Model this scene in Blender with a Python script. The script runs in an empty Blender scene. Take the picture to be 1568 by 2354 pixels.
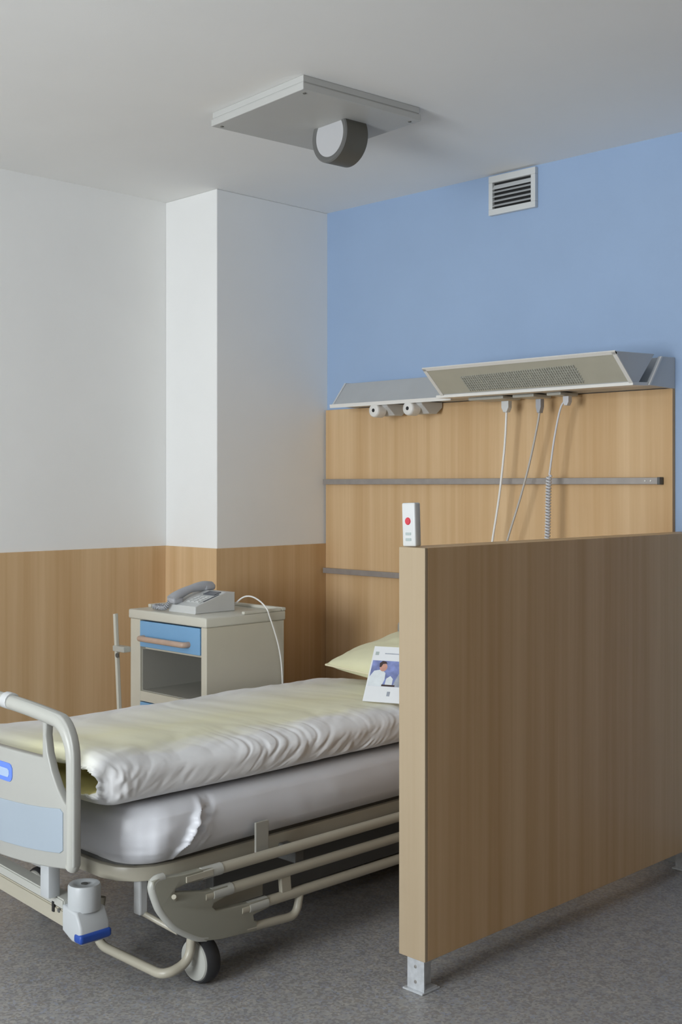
import bpy, bmesh, math, random
from mathutils import Vector, Matrix, noise

random.seed(7)
C = bpy.context.scene.collection
PI = math.pi

# ------------------------------------------------------------------ materials
def new_mat(name, rough=0.5, spec=0.5):
    m = bpy.data.materials.new(name); m.use_nodes = True
    b = m.node_tree.nodes['Principled BSDF']
    b.inputs['Roughness'].default_value = rough
    b.inputs['Specular IOR Level'].default_value = spec
    return m, m.node_tree, b

def mat(name, col, rough=0.5, var=0.04, scale=6.0, bump=0.0, bscale=60.0, metal=0.0, spec=0.5, sheen=0.0, emit=0.0):
    """plain coloured surface with a little procedural tone variation"""
    m, t, b = new_mat(name, rough, spec)
    n = t.nodes; l = t.links
    tc = n.new('ShaderNodeTexCoord'); nz = n.new('ShaderNodeTexNoise')
    nz.inputs['Scale'].default_value = scale; nz.inputs['Detail'].default_value = 4
    l.new(tc.outputs['Object'], nz.inputs['Vector'])
    rp = n.new('ShaderNodeValToRGB')
    lo = [max(0, c * (1 - var)) for c in col]; hi = [min(1, c * (1 + var)) for c in col]
    rp.color_ramp.elements[0].position = 0.3; rp.color_ramp.elements[0].color = (*lo, 1)
    rp.color_ramp.elements[1].position = 0.7; rp.color_ramp.elements[1].color = (*hi, 1)
    l.new(nz.outputs['Fac'], rp.inputs['Fac']); l.new(rp.outputs['Color'], b.inputs['Base Color'])
    b.inputs['Metallic'].default_value = metal
    if sheen: b.inputs['Sheen Weight'].default_value = sheen
    if bump:
        n2 = n.new('ShaderNodeTexNoise'); n2.inputs['Scale'].default_value = bscale
        n2.inputs['Detail'].default_value = 3
        l.new(tc.outputs['Object'], n2.inputs['Vector'])
        bp = n.new('ShaderNodeBump'); bp.inputs['Strength'].default_value = bump; bp.inputs['Distance'].default_value = 0.002
        l.new(n2.outputs['Fac'], bp.inputs['Height']); l.new(bp.outputs['Normal'], b.inputs['Normal'])
    return m

def wood_mat(name, dark, light, rough=0.45):
    """beech veneer: broad soft vertical bands, fine vertical grain"""
    m, t, b = new_mat(name, rough, 0.35)
    n = t.nodes; l = t.links
    b.inputs['Specular IOR Level'].default_value = .22
    tc = n.new('ShaderNodeTexCoord')
    def stretched(sx, sz, det):
        mp = n.new('ShaderNodeMapping'); mp.inputs['Scale'].default_value = (sx, sx, sz)
        l.new(tc.outputs['Object'], mp.inputs['Vector'])
        nz = n.new('ShaderNodeTexNoise'); nz.inputs['Scale'].default_value = 1.0
        nz.inputs['Detail'].default_value = det; nz.inputs['Roughness'].default_value = 0.6
        l.new(mp.outputs['Vector'], nz.inputs['Vector'])
        return nz.outputs['Fac']
    broad = stretched(11.0, 0.22, 3); fine = stretched(70.0, 1.6, 3); grain = stretched(240.0, 7.0, 2)
    a1 = n.new('ShaderNodeMath'); a1.operation = 'MULTIPLY_ADD'
    l.new(fine, a1.inputs[0]); a1.inputs[1].default_value = 0.20; l.new(broad, a1.inputs[2])
    a2 = n.new('ShaderNodeMath'); a2.operation = 'MULTIPLY_ADD'
    l.new(grain, a2.inputs[0]); a2.inputs[1].default_value = 0.08; l.new(a1.outputs[0], a2.inputs[2])
    rp = n.new('ShaderNodeValToRGB')
    rp.color_ramp.elements[0].position = 0.42; rp.color_ramp.elements[0].color = (*dark, 1)
    rp.color_ramp.elements[1].position = 0.84; rp.color_ramp.elements[1].color = (*light, 1)
    l.new(a2.outputs[0], rp.inputs['Fac']); l.new(rp.outputs['Color'], b.inputs['Base Color'])
    return m

def floor_mat():
    m, t, b = new_mat('speckled_vinyl', 0.42, 0.4)
    n = t.nodes; l = t.links
    tc = n.new('ShaderNodeTexCoord')
    vo = n.new('ShaderNodeTexVoronoi'); vo.inputs['Scale'].default_value = 130
    l.new(tc.outputs['Object'], vo.inputs['Vector'])
    hs = n.new('ShaderNodeSeparateColor'); l.new(vo.outputs['Color'], hs.inputs['Color'])
    rp = n.new('ShaderNodeValToRGB'); rp.color_ramp.interpolation = 'CONSTANT'
    cols = [(0.0, (0.279, 0.271, 0.265)), (.28, (0.362, 0.358, 0.348)), (.55, (0.327, 0.325, 0.346)), (.72, (0.407, 0.397, 0.379)),
            (.86, (0.308, 0.286, 0.265)), (.94, (0.344, 0.366, 0.421))]
    e = rp.color_ramp.elements
    e[0].position = cols[0][0]; e[0].color = (*cols[0][1], 1)
    e[1].position = cols[1][0]; e[1].color = (*cols[1][1], 1)
    for p, c in cols[2:]:
        x = e.new(p); x.color = (*c, 1)
    l.new(hs.outputs['Red'], rp.inputs['Fac'])
    nz = n.new('ShaderNodeTexNoise'); nz.inputs['Scale'].default_value = 22; nz.inputs['Detail'].default_value = 5
    l.new(tc.outputs['Object'], nz.inputs['Vector'])
    r2 = n.new('ShaderNodeValToRGB')
    r2.color_ramp.elements[0].position = .3; r2.color_ramp.elements[0].color = (.86, .87, .90, 1)
    r2.color_ramp.elements[1].position = .7; r2.color_ramp.elements[1].color = (1.1, 1.08, 1.04, 1)
    l.new(nz.outputs['Fac'], r2.inputs['Fac'])
    mx = n.new('ShaderNodeMix'); mx.data_type = 'RGBA'; mx.blend_type = 'MULTIPLY'; mx.inputs[0].default_value = 1
    l.new(rp.outputs['Color'], mx.inputs[6]); l.new(r2.outputs['Color'], mx.inputs[7])
    l.new(mx.outputs[2], b.inputs['Base Color'])
    return m

def duvet_mat():
    """damask cover: pale yellow middle panel, white side panels, soft blotchy weave"""
    m, t, b = new_mat('duvet_cloth', 0.55, 0.4)
    n = t.nodes; l = t.links
    b.inputs['Sheen Weight'].default_value = 0.15
    tc = n.new('ShaderNodeTexCoord'); sp = n.new('ShaderNodeSeparateXYZ')
    l.new(tc.outputs['Object'], sp.inputs[0])
    nz = n.new('ShaderNodeTexNoise'); nz.inputs['Scale'].default_value = 4.5; nz.inputs['Detail'].default_value = 3
    l.new(tc.outputs['Object'], nz.inputs['Vector'])
    # distance across the bed (object x: -0.5 .. 0.5)
    ma = n.new('ShaderNodeMath'); ma.operation = 'MULTIPLY_ADD'
    l.new(nz.outputs['Fac'], ma.inputs[0]); ma.inputs[1].default_value = 0.22; l.new(sp.outputs['X'], ma.inputs[2])
    rp = n.new('ShaderNodeValToRGB')
    W = (.82, .82, .825, 1); Y = (.82, .79, .53, 1)
    mr = n.new('ShaderNodeMapRange'); mr.inputs['From Min'].default_value = -0.55; mr.inputs['From Max'].default_value = 0.65
    l.new(ma.outputs[0], mr.inputs['Value'])
    e = rp.color_ramp.elements
    e[0].position = 0.22; e[0].color = W
    e[1].position = 1.0; e[1].color = W
    for p, c in ((.44, (.82, .80, .66, 1)), (.64, Y), (.80, (.82, .80, .58, 1)), (.90, W)):
        x = e.new(p); x.color = c
    l.new(mr.outputs[0], rp.inputs['Fac'])
    l.new(rp.outputs['Color'], b.inputs['Base Color'])
    return m

M = {
 'wall': mat('white_wall_paint', (.87, .87, .855), .75, .012, 3, .15, 220),
 'wallr': mat('bounce_wall_paint', (.17, .11, .055), .75, .02, 3, .15, 220),  # unseen walls, tone darkened and warmed to tune the bounce light
 'ceil': mat('ceiling_paint', (.89, .885, .865), .85, .012, 2.5, .1, 200),
 'blue': mat('blue_wall_paint', (.33, .45, .645), .7, .02, 3, .12, 220),
 'wood': wood_mat('beech_veneer', (.56, .355, .175), (.71, .50, .29)),
 'edge': wood_mat('beech_edge', (.42, .325, .21), (.47, .375, .26)),
 'floor': floor_mat(),
 'skirt': mat('grey_vinyl_skirting', (.17, .165, .155), .5, .08, 60),
 'cabtop': mat('cabinet_top_laminate', (.60, .585, .51), .35, .015),
 'steel': mat('brushed_steel', (.55, .53, .50), .38, .05, 30, metal=.8),
 'rail': mat('rail_aluminium', (.36, .33, .31), .45, .06, 25, metal=.35),
 'grey': mat('grey_powder_coat', (.60, .61, .61), .45, .02),
 'fixt': mat('fixture_grey', (.50, .50, .48), .5, .02),
 'unit': mat('lamp_unit_aluminium', (.52, .53, .53), .42, .03, 9, metal=.25),
 'unitlt': mat('pale_aluminium_trim', (.76, .74, .70), .4, .02),
 'diff': mat('lamp_diffuser_acrylic', (.46, .44, .36), .3, .03, 12),
 'louv': mat('lamp_louvre', (.39, .39, .345), .45, .12, 60),
 'cream': mat('cream_lacquer', (.58, .55, .46), .35, .015),
 'creamw': mat('cream_white_plastic', (.46, .46, .42), .35, .015),
 'white': mat('white_plastic', (.66, .67, .66), .4, .015),
 'bedwh': mat('bed_white_plastic', (.49, .51, .52), .4, .015),
 'bedpl': mat('ivory_bed_plastic', (.41, .41, .38), .35, .015),
 'bedmt': mat('ivory_bed_metal', (.43, .40, .32), .35, .02),
 'plate': mat('greyish_ivory_plate', (.31, .305, .25), .4, .02),
 'inset': mat('pale_blue_panel', (.35, .41, .47), .4, .015),
 'dark': mat('black_rubber', (.025, .025, .027), .6, .1, 20),
 'under': mat('dark_steel_frame', (.10, .10, .095), .5, .08),
 'black': mat('black_recess', (.012, .012, .012), .7, .1),
 'bluep': mat('blue_plastic', (.02, .07, .34), .3, .04),
 'drawer': mat('blue_drawer_front', (.19, .385, .62), .4, .02),
 'niche': mat('niche_grey', (.36, .35, .31), .5, .02),
 'drawd': mat('blue_drawer_shadow_gap', (.08, .24, .52), .45, .03),
 'hand': mat('wood_bow_handle', (.50, .36, .28), .4, .06, 40),
 'label': mat('blue_label_print', (.13, .25, .80), .35, .03),
 'labelw': mat('label_letters', (.40, .52, .72), .35, .02),
 'sheet': mat('white_satin_sheet', (.74, .75, .79), .34, .01, 4, .1, 300, sheen=.1),
 'duvet': duvet_mat(),
 'duvin': mat('yellow_duvet_lining', (.66, .60, .26), .6, .05, 20),
 'pillow': mat('pale_yellow_pillowcase', (.76, .74, .50), .6, .025, 5, .12, 260, sheen=.1),
 'pipe': mat('pillow_seam', (.80, .74, .52), .6, .03),
 'lens': mat('lamp_lens', (.50, .50, .51), .25, .01),
 'drum': mat('drum_grey', (.115, .11, .09), .5, .05, 14),
 'ring': mat('drum_ring_grey', (.13, .13, .125), .4, .03),
 'phone': mat('light_grey_phone', (.60, .61, .60), .4, .02),
 'phoned': mat('mid_grey_phone', (.40, .41, .44), .45, .04, 20),
 'keys': mat('dark_grey_keys', (.10, .11, .13), .4, .05),
 'red': mat('red_button', (.62, .05, .07), .4, .04),
 'greykey': mat('grey_green_key', (.42, .48, .47), .45, .04),
 'cable_w': mat('white_cable', (.82, .81, .78), .4, .02),
 'cable_g': mat('grey_cable', (.50, .47, .43), .45, .04),
 'cable_l': mat('pale_grey_cable', (.62, .62, .64), .4, .04),
 'paper': mat('white_paper', (.78, .80, .82), .45, .01),
 'p_blue': mat('print_violet_blue', (.20, .24, .48), .4, .3, 30),
 'p_skin': mat('print_skin', (.60, .32, .25), .4, .1, 40),
 'p_hair': mat('print_dark_hair', (.05, .03, .03), .4, .1, 40),
 'p_coat': mat('print_white_coat', (.72, .77, .80), .4, .05, 40),
 'p_grey': mat('print_grey', (.33, .36, .42), .4, .2, 40),
 'foot': mat('galvanised_steel', (.62, .64, .66), .4, .12, 45, metal=.3),
}

# ------------------------------------------------------------------ object helpers
ORG = {}
def link(o, parent=None):
    C.objects.link(o)
    if parent is not None: o.parent = parent
    return o

def thing(name, label, cat, loc, group=None):
    o = bpy.data.objects.new(name, None); o.empty_display_size = .1
    o.location = loc; C.objects.link(o)
    o['label'] = label; o['category'] = cat
    if group: o['group'] = group
    ORG[o] = Vector(loc)
    return o

def obj(name, bm, m, parent=None, smooth=None, label=None, org=None):
    """links bm (built in world metres) as ONE mesh object under parent"""
    if parent is not None:
        o0 = ORG[parent]
    else:
        o0 = Vector(org) if org else Vector((0, 0, 0))
    bmesh.ops.translate(bm, verts=bm.verts, vec=-o0)
    bmesh.ops.recalc_face_normals(bm, faces=bm.faces)
    me = bpy.data.meshes.new(name)
    bm.to_mesh(me); bm.free()
    ms = m if isinstance(m, (list, tuple)) else [m]
    for k in ms: me.materials.append(M[k] if isinstance(k, str) else k)
    if smooth is not None:
        for p in me.polygons: p.use_smooth = True
        if smooth < 180: me.set_sharp_from_angle(angle=math.radians(smooth))
    o = bpy.data.objects.new(name, me)
    if parent is None: o.location = o0
    link(o, parent)
    ORG[o] = o0
    if label: o['label'] = label
    return o

def tag(o, label, cat, group=None):
    o['label'] = label; o['category'] = cat
    if group: o['group'] = group
    return o

def struct(name, bm, m, smooth=None, parent=None):
    o = obj(name, bm, m, parent, smooth)
    if parent is None: o['kind'] = 'structure'
    return o

def B(): return bmesh.new()

def add_box(bm, x0, x1, y0, y1, z0, z1, bev=0.0, seg=2, mi=0):
    t = bmesh.new()
    bmesh.ops.create_cube(t, size=1)
    bmesh.ops.transform(t, matrix=Matrix.Translation(((x0+x1)/2, (y0+y1)/2, (z0+z1)/2)) @ Matrix.Diagonal((abs(x1-x0), abs(y1-y0), abs(z1-z0), 1)), verts=t.verts)
    if bev: bmesh.ops.bevel(t, geom=t.edges[:], offset=bev, segments=seg, affect='EDGES', profile=.5)
    merge(bm, t, mi)
    return bm

def merge(bm, t, mi=None):
    vm = {v: bm.verts.new(v.co) for v in t.verts}
    for f in t.faces:
        try:
            g = bm.faces.new([vm[v] for v in f.verts])
            g.material_index = f.material_index if mi is None else mi
        except ValueError: pass
    t.free()

def add_prism(bm, pts, axis, a, b, bev=0.0, seg=2, mi=0):
    """polygon pts (2D) extruded along axis from a to b. axis 'x': pts=(y,z); 'y': (x,z); 'z': (x,y)"""
    def mk(p, t):
        return {'x': (t, p[0], p[1]), 'y': (p[0], t, p[1]), 'z': (p[0], p[1], t)}[axis]
    t = bmesh.new()
    va = [t.verts.new(mk(p, a)) for p in pts]; vb = [t.verts.new(mk(p, b)) for p in pts]
    fa = t.faces.new(va); fb = t.faces.new(list(reversed(vb)))
    n = len(pts)
    for i in range(n):
        t.faces.new([va[i], vb[i], vb[(i+1) % n], va[(i+1) % n]])
    bmesh.ops.recalc_face_normals(t, faces=t.faces)
    if bev:
        es = [e for e in t.edges if (e.verts[0] in va) == (e.verts[1] in va)]
        bmesh.ops.bevel(t, geom=es, offset=bev, segments=seg, affect='EDGES', profile=.5)
    merge(bm, t, mi)
    return bm

def smooth_path(pts, n=8, closed=False):
    """Catmull-Rom through pts"""
    P = [Vector(p) for p in pts]; out = []
    m = len(P)
    rng = range(m if closed else m - 1)
    for i in rng:
        p0 = P[(i-1) % m] if (closed or i > 0) else P[0] * 2 - P[1]
        p1 = P[i]; p2 = P[(i+1) % m]
        p3 = P[(i+2) % m] if (closed or i + 2 < m) else P[-1] * 2 - P[-2]
        for k in range(n):
            s = k / n
            out.append(.5 * ((2*p1) + (p2-p0)*s + (2*p0-5*p1+4*p2-p3)*s*s + (3*p1-p0-3*p2+p3)*s**3))
    if not closed: out.append(P[-1])
    return out

def round_path(pts, r, n=6):
    """polyline with its inner corners rounded"""
    P = [Vector(p) for p in pts]; out = [P[0]]
    for i in range(1, len(P) - 1):
        a = (P[i-1] - P[i]); b = (P[i+1] - P[i])
        d = min(r, a.length * .49, b.length * .49)
        A = P[i] + a.normalized() * d; D = P[i] + b.normalized() * d
        for k in range(n + 1):
            s = k / n
            out.append((1-s)**2 * A + 2*s*(1-s) * P[i] + s*s * D)
    out.append(P[-1])
    return out

def add_tube(bm, pts, r, n=12, caps=True, mi=0, sx=1.0):
    P = [Vector(p) for p in pts]
    t0 = (P[1] - P[0]).normalized()
    up = Vector((0, 0, 1)) if abs(t0.z) < .9 else Vector((1, 0, 0))
    u = t0.cross(up).normalized(); v = u.cross(t0).normalized()
    rings = []; prev = t0
    for i, p in enumerate(P):
        if i == 0: t = t0
        elif i == len(P) - 1: t = (P[i] - P[i-1]).normalized()
        else: t = ((P[i+1] - P[i]).normalized() + (P[i] - P[i-1]).normalized()).normalized()
        q = prev.rotation_difference(t); u = q @ u; v = q @ v; prev = t
        rr = r[i] if isinstance(r, (list, tuple)) else r
        rings.append([bm.verts.new(p + u * (rr * sx * math.cos(2*PI*k/n)) + v * (rr * math.sin(2*PI*k/n))) for k in range(n)])
    for a, b in zip(rings, rings[1:]):
        for k in range(n):
            f = bm.faces.new([a[k], a[(k+1) % n], b[(k+1) % n], b[k]]); f.material_index = mi
    if caps:
        f = bm.faces.new(list(reversed(rings[0]))); f.material_index = mi
        f = bm.faces.new(rings[-1]); f.material_index = mi
    return bm

def add_lathe(bm, prof, origin, axis='z', n=32, mi=0):
    """prof: list of (radius, along)"""
    o = Vector(origin)
    ax = {'x': (Vector((1,0,0)), Vector((0,1,0)), Vector((0,0,1))),
          'y': (Vector((0,1,0)), Vector((0,0,1)), Vector((1,0,0))),
          'z': (Vector((0,0,1)), Vector((1,0,0)), Vector((0,1,0)))}[axis]
    rings = []
    for r, h in prof:
        if r < 1e-6: rings.append([bm.verts.new(o + ax[0]*h)])
        else: rings.append([bm.verts.new(o + ax[0]*h + ax[1]*(r*math.cos(2*PI*k/n)) + ax[2]*(r*math.sin(2*PI*k/n))) for k in range(n)])
    for a, b in zip(rings, rings[1:]):
        for k in range(n):
            if len(a) == 1 and len(b) == 1: break
            if len(a) == 1: f = bm.faces.new([a[0], b[k], b[(k+1) % n]])
            elif len(b) == 1: f = bm.faces.new([a[k], a[(k+1) % n], b[0]])
            else: f = bm.faces.new([a[k], a[(k+1) % n], b[(k+1) % n], b[k]])
            f.material_index = mi
    return bm

def rrect(hx, hy, r, n):
    """n points evenly spread around a rounded rectangle, starting at +x side"""
    r = max(1e-4, min(r, hx, hy))
    L = [2*(hy-r), PI/2*r, 2*(hx-r), PI/2*r, 2*(hy-r), PI/2*r, 2*(hx-r), PI/2*r]
    T = sum(L); pts = []
    for k in range(n):
        d = T * k / n; i = 0
        while i < 7 and d > L[i]: d -= L[i]; i += 1
        if i == 0: p = (hx, -hy + r + d)
        elif i == 1: a = d / r; p = (hx - r + r*math.cos(a), hy - r + r*math.sin(a))
        elif i == 2: p = (hx - r - d, hy)
        elif i == 3: a = PI/2 + d/r; p = (-hx + r + r*math.cos(a), hy - r + r*math.sin(a))
        elif i == 4: p = (-hx, hy - r - d)
        elif i == 5: a = PI + d/r; p = (-hx + r + r*math.cos(a), -hy + r + r*math.sin(a))
        elif i == 6: p = (-hx + r + d, -hy)
        else: a = 1.5*PI + d/r; p = (hx - r + r*math.cos(a), -hy + r + r*math.sin(a))
        pts.append(p)
    return pts

def box_path(hx, hy, r, n): return rrect(hx, hy, r, n)

# ------------------------------------------------------------------ room
XL, XR, YB, YH, ZC = -4.80, 3.20, -2.20, 4.30, 2.90
PX, PY = -4.40, 3.57          # the corner pillar's faces
T = .12
struct('floor', add_box(B(), XL-.3, XR+T, YB-T, YH+T, -.1, 0), 'floor')
struct('ceiling', add_box(B(), XL-.3, XR+T, YB-T, YH+T, ZC, ZC+.1), 'ceil')

struct('wall_left', add_box(B(), XL-.3, XL, YB-T, YH, 0, ZC), 'wall')
struct('wall_head', add_box(B(), PX, -1.60, YH, YH+T, 0, ZC), 'blue')
struct('wall_far', add_box(B(), -1.60, XR+T, YH, YH+T, 0, ZC), 'wallr')  # unseen stretch of head wall, recoloured to keep blue bounce out
struct('wall_corner', add_box(B(), XL, PX, PY, YH+T, 0, ZC, .004), 'wall')
struct('wall_right', add_box(B(), XR, XR+T, YB, YH, 0, ZC), 'wallr')
# back wall with the window (behind the camera)
BX0, BX1, BZ0, BZ1 = -3.05, -1.25, .75, 2.55
bm = B()
add_box(bm, XL, BX0, YB-T, YB, 0, ZC); add_box(bm, BX1, XR+T, YB-T, YB, 0, ZC)
add_box(bm, BX0, BX1, YB-T, YB, 0, BZ0); add_box(bm, BX0, BX1, YB-T, YB, BZ1, ZC)
struct('wall_back', bm, 'wall')
bm = B()
for x0, x1, z0, z1 in ((BX0, BX0+.06, BZ0, BZ1), (BX1-.06, BX1, BZ0, BZ1), (BX0+.06, BX1-.06, BZ0, BZ0+.06), (BX0+.06, BX1-.06, BZ1-.06, BZ1), (-2.18, -2.12, BZ0+.06, BZ1-.06)):
    add_box(bm, x0, x1, YB-.10, YB-.05, z0, z1, .004)
struct('window_1', bm, 'white')
# beech wainscot on the left wall and round the pillar
WT = 1.20
struct('trim_1', add_box(B(), XL, XL+.010, 1.2, PY, 0, WT, .0015), 'wood')
struct('trim_2', add_box(B(), XL+.010, PX+.010, PY-.010, PY, 0, WT, .0015), 'wood')
struct('trim_3', add_box(B(), PX, PX+.010, PY, YH, 0, WT, .0015), 'wood')

struct('trim_4', add_box(B(), XR-.010, XR, YB, YH, 0, WT, .0015), 'wood')  # unseen right and back wainscot, added to cut and warm bounce light
struct('trim_5', add_box(B(), BX1+.2, XR-.011, YB, YB+.010, 0, WT, .0015), 'wood')
struct('baseboard_head', add_box(B(), PX+.011, XR-.011, YH-.012, YH, 0, .094, .002), 'skirt')
# ------------------------------------------------------------------ head wall panel
tag(obj('wall_panel', add_box(B(), PX+.011, -2.418, YH-.022, YH-.001, .095, 1.884, .002), 'wood', org=(-3.4, YH-.02, 0)),
    'tall light beech panel on the blue wall behind the bed, carrying two metal rails', 'wall panel')
YP = YH - .022

def wall_rail(z, x1, label, cap):
    t = thing('wall_rail', label, 'rail', (-3.4, YP, z), 'metal rails on the wooden head panel')
    bm = B(); add_box(bm, -4.38, x1, YP-.030, YP-.020, z-.0135, z+.0135, .0015)
    obj('rail_bar', bm, 'rail', t)
    for x in (-4.2, -3.4, -2.6):
        if x < x1: obj('rail_bracket', add_box(B(), x-.02, x+.02, YP-.020, YP-.0005, z-.008, z+.008), 'rail', t)
    if cap:
        obj('end_cap', add_box(B(), x1, x1+.012, YP-.033, YP-.0005, z-.015, z+.015, .002), 'under', t)
        for dx in (.03, .055):
            bm = B(); add_lathe(bm, [(0, -.0025), (.004, -.002), (.0045, 0)], (x1-dx, YP-.030, z), 'y', 12)
            obj('screw', bm, 'steel', t)
wall_rail(1.5165, -2.468, 'long metal rail running across the head panel just under the wall lamp cables', True)
wall_rail(1.064, -2.50, 'lower metal rail on the head panel, running behind the partition above the pillow', False)

# ------------------------------------------------------------------ bed head lamp unit
t = thing('bed_head_lamp', 'grey angled bed head lamp unit mounted on top edge of the wooden panel', 'wall lamp', (-3.3, YH, 1.89))
bm = B(); add_prism(bm, [(YH-.0005, 1.886), (4.10, 1.890), (4.19, 2.000), (YH-.0005, 2.004)], 'x', -4.155, -2.43, .004)
obj('housing', bm, 'unit', t)
for x0, x1 in ((-4.165, -4.155), (-2.43, -2.418)):
    bm = B(); add_prism(bm, [(YH-.0005, 1.883), (4.096, 1.887), (4.188, 2.004), (YH-.0005, 2.008)], 'x', x0, x1, .002)
    obj('end_cap', bm, 'grey', t)
obj('end_trim', add_prism(B(), [(4.094, 1.886), (4.106, 1.886), (4.198, 2.004), (4.186, 2.004)], 'x', -2.418, -2.413, .001), 'unitlt', t)
obj('lower_trim', add_prism(B(), [(4.100, 1.884), (3.988, 1.880), (3.988, 1.892), (4.100, 1.897)], 'x', -3.40, -2.42, .001), 'unitlt', t)
obj('lower_trim', add_prism(B(), [(4.088, 1.876), (4.085, 1.893), (4.100, 1.893), (4.104, 1.880)], 'x', -4.165, -3.40, .001), 'unitlt', t)
bm = B(); add_prism(bm, [(3.868, 2.000), (3.992, 1.892), (4.03, 1.892), (4.145, 2.010)], 'x', -3.372, -2.420, .002)
lb = obj('lamp_box', bm, 'grey', t)
# frame round the slanted face, acrylic face and louvre
d = Vector((0, 3.992-3.868, 1.892-2.000)).normalized(); nrm = Vector((0, d.z, -d.y)).normalized()
def face_pt(x, s, off):
    p = Vector((x, 3.868, 2.000)) + d * s + nrm * off
    return p
SL = math.hypot(3.992-3.868, .108)
def face_quad(x0, x1, s0, s1, o0, o1):
    bm = B(); vs = []
    for o_ in (o0, o1):
        for (x, s) in ((x0, s0), (x1, s0), (x1, s1), (x0, s1)): vs.append(bm.verts.new(face_pt(x, s, o_)))
    for q in ((0,1,2,3), (7,6,5,4), (0,4,5,1), (1,5,6,2), (2,6,7,3), (3,7,4,0)): bm.faces.new([vs[i] for i in q])
    return bm
obj('diffuser', face_quad(-3.355, -2.437, .012, SL-.008, 0, .003), 'diff', t)
bm = face_quad(-3.372, -2.420, -.004, .012, 0, .006)
for q in (face_quad(-3.372, -3.355, .0, SL, 0, .006), face_quad(-2.437, -2.420, .0, SL, 0, .006)): merge(bm, q)
obj('face_frame', bm, 'unitlt', t)
bm = B()
for k in range(50):
    x = -3.20 + k * .0115
    merge(bm, face_quad(x, x+.006, .062 - .012*(k/46), SL-.018, .003, .007))
for k in range(6):
    s = .066 + k*.0135
    merge(bm, face_quad(-3.20, -2.625, s, s+.004, .003, .006))
obj('louvre', bm, 'louv', t)
# gas outlets below the housing
for x in (-3.870, -3.655):
    bm = B(); add_prism(bm, [(4.27, 1.885), (4.115, 1.885), (4.125, 1.868), (4.175, 1.83), (4.23, 1.83), (4.27, 1.86)], 'x', x-.045, x+.055, .004)
    g = obj('outlet_bracket', bm, 'grey', t)
    bm = B(); add_lathe(bm, [(0, 0), (.026, 0), (.031, .004), (.033, .012), (.033, .055), (0, .055)], (x, 4.085, 1.852), 'y', 28)
    obj('gas_outlet', bm, 'unitlt', g, 40)
    bm = B(); add_lathe(bm, [(0, -.001), (.008, -.001), (.010, .002), (0, .002)], (x, 4.0845, 1.852), 'y', 16)
    obj('outlet_hole', bm, 'black', g)
# socket plates under the lamp
for x0, x1 in ((-3.315, -3.125), (-3.075, -2.965), (-2.90, -2.83)):
    obj('socket_plate', add_box(B(), x0, x1, 4.105, 4.235, 1.8705, 1.884, .004), 'creamw', t)

# cables hanging from the sockets
def cable(name, label, pts, r, m, plug, pm, coil=None):
    t = thing(name, label, 'cable', pts[0], 'cables hanging in front of the wooden head panel')
    P = smooth_path(pts, 10)
    if coil:
        z0, z1, R, pitch = coil
        out = []; ph = 0
        top = [p for p in P if p.z > z0]
        out += top
        Q = [p for p in P if p.z <= z0]
        fine = []
        for a, b in zip(Q, Q[1:]):
            for k in range(24): fine.append(a.lerp(b, k/24))
        last = fine[0]
        for p in fine:
            ph += (p - last).length / pitch * 2 * PI; last = p
            out.append(p + Vector((R*math.cos(ph), R*math.sin(ph), 0)))
        P = out
    obj('cord', add_tube(B(), P, r, 8), m, t, 60)
    x, y, z = pts[0]
    w, h = plug
    bm = B(); add_prism(bm, [(x-w, z+.009), (x+w, z+.009), (x+w, z-h*.5), (x+w*.45, z-h), (x-w*.45, z-h), (x-w, z-h*.5)], 'y', y-.014, y+.014, .003)
    obj('plug', bm, pm, t)
cable('power_cable', 'white mains cable with white plug, leftmost of the cables hanging under the wall lamp',
      [(-3.150, 4.165, 1.855), (-3.151, 4.165, 1.799), (-3.165, 4.170, 1.659), (-3.190, 4.165, 1.449), (-3.225, 4.150, 1.199), (-3.245, 4.140, 0.949), (-3.255, 4.120, 0.799)], .0052, 'cable_w', (.019, .04), 'white')
cable('call_cable', 'grey cable with dark plug slanting down between the white cable and the coiled one',
      [(-2.975, 4.165, 1.855), (-2.980, 4.165, 1.789), (-3.025, 4.170, 1.619), (-3.075, 4.165, 1.449), (-3.155, 4.150, 1.199), (-3.205, 4.140, 0.949), (-3.225, 4.120, 0.799)], .0048, 'cable_g', (.013, .05), 'phoned')
cable('coiled_cable', 'pale grey coiled cable, rightmost of those hanging under the wall lamp',
      [(-2.830, 4.155, 1.859), (-2.860, 4.150, 1.819), (-2.890, 4.150, 1.699), (-2.910, 4.150, 1.579), (-2.920, 4.150, 1.499), (-2.925, 4.150, 1.299), (-2.935, 4.140, 1.049), (-2.955, 4.120, 0.819)], .0045, 'cable_l', (.014, .03), 'cable_l', (1.54, .8, .0085, .0125))

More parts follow.
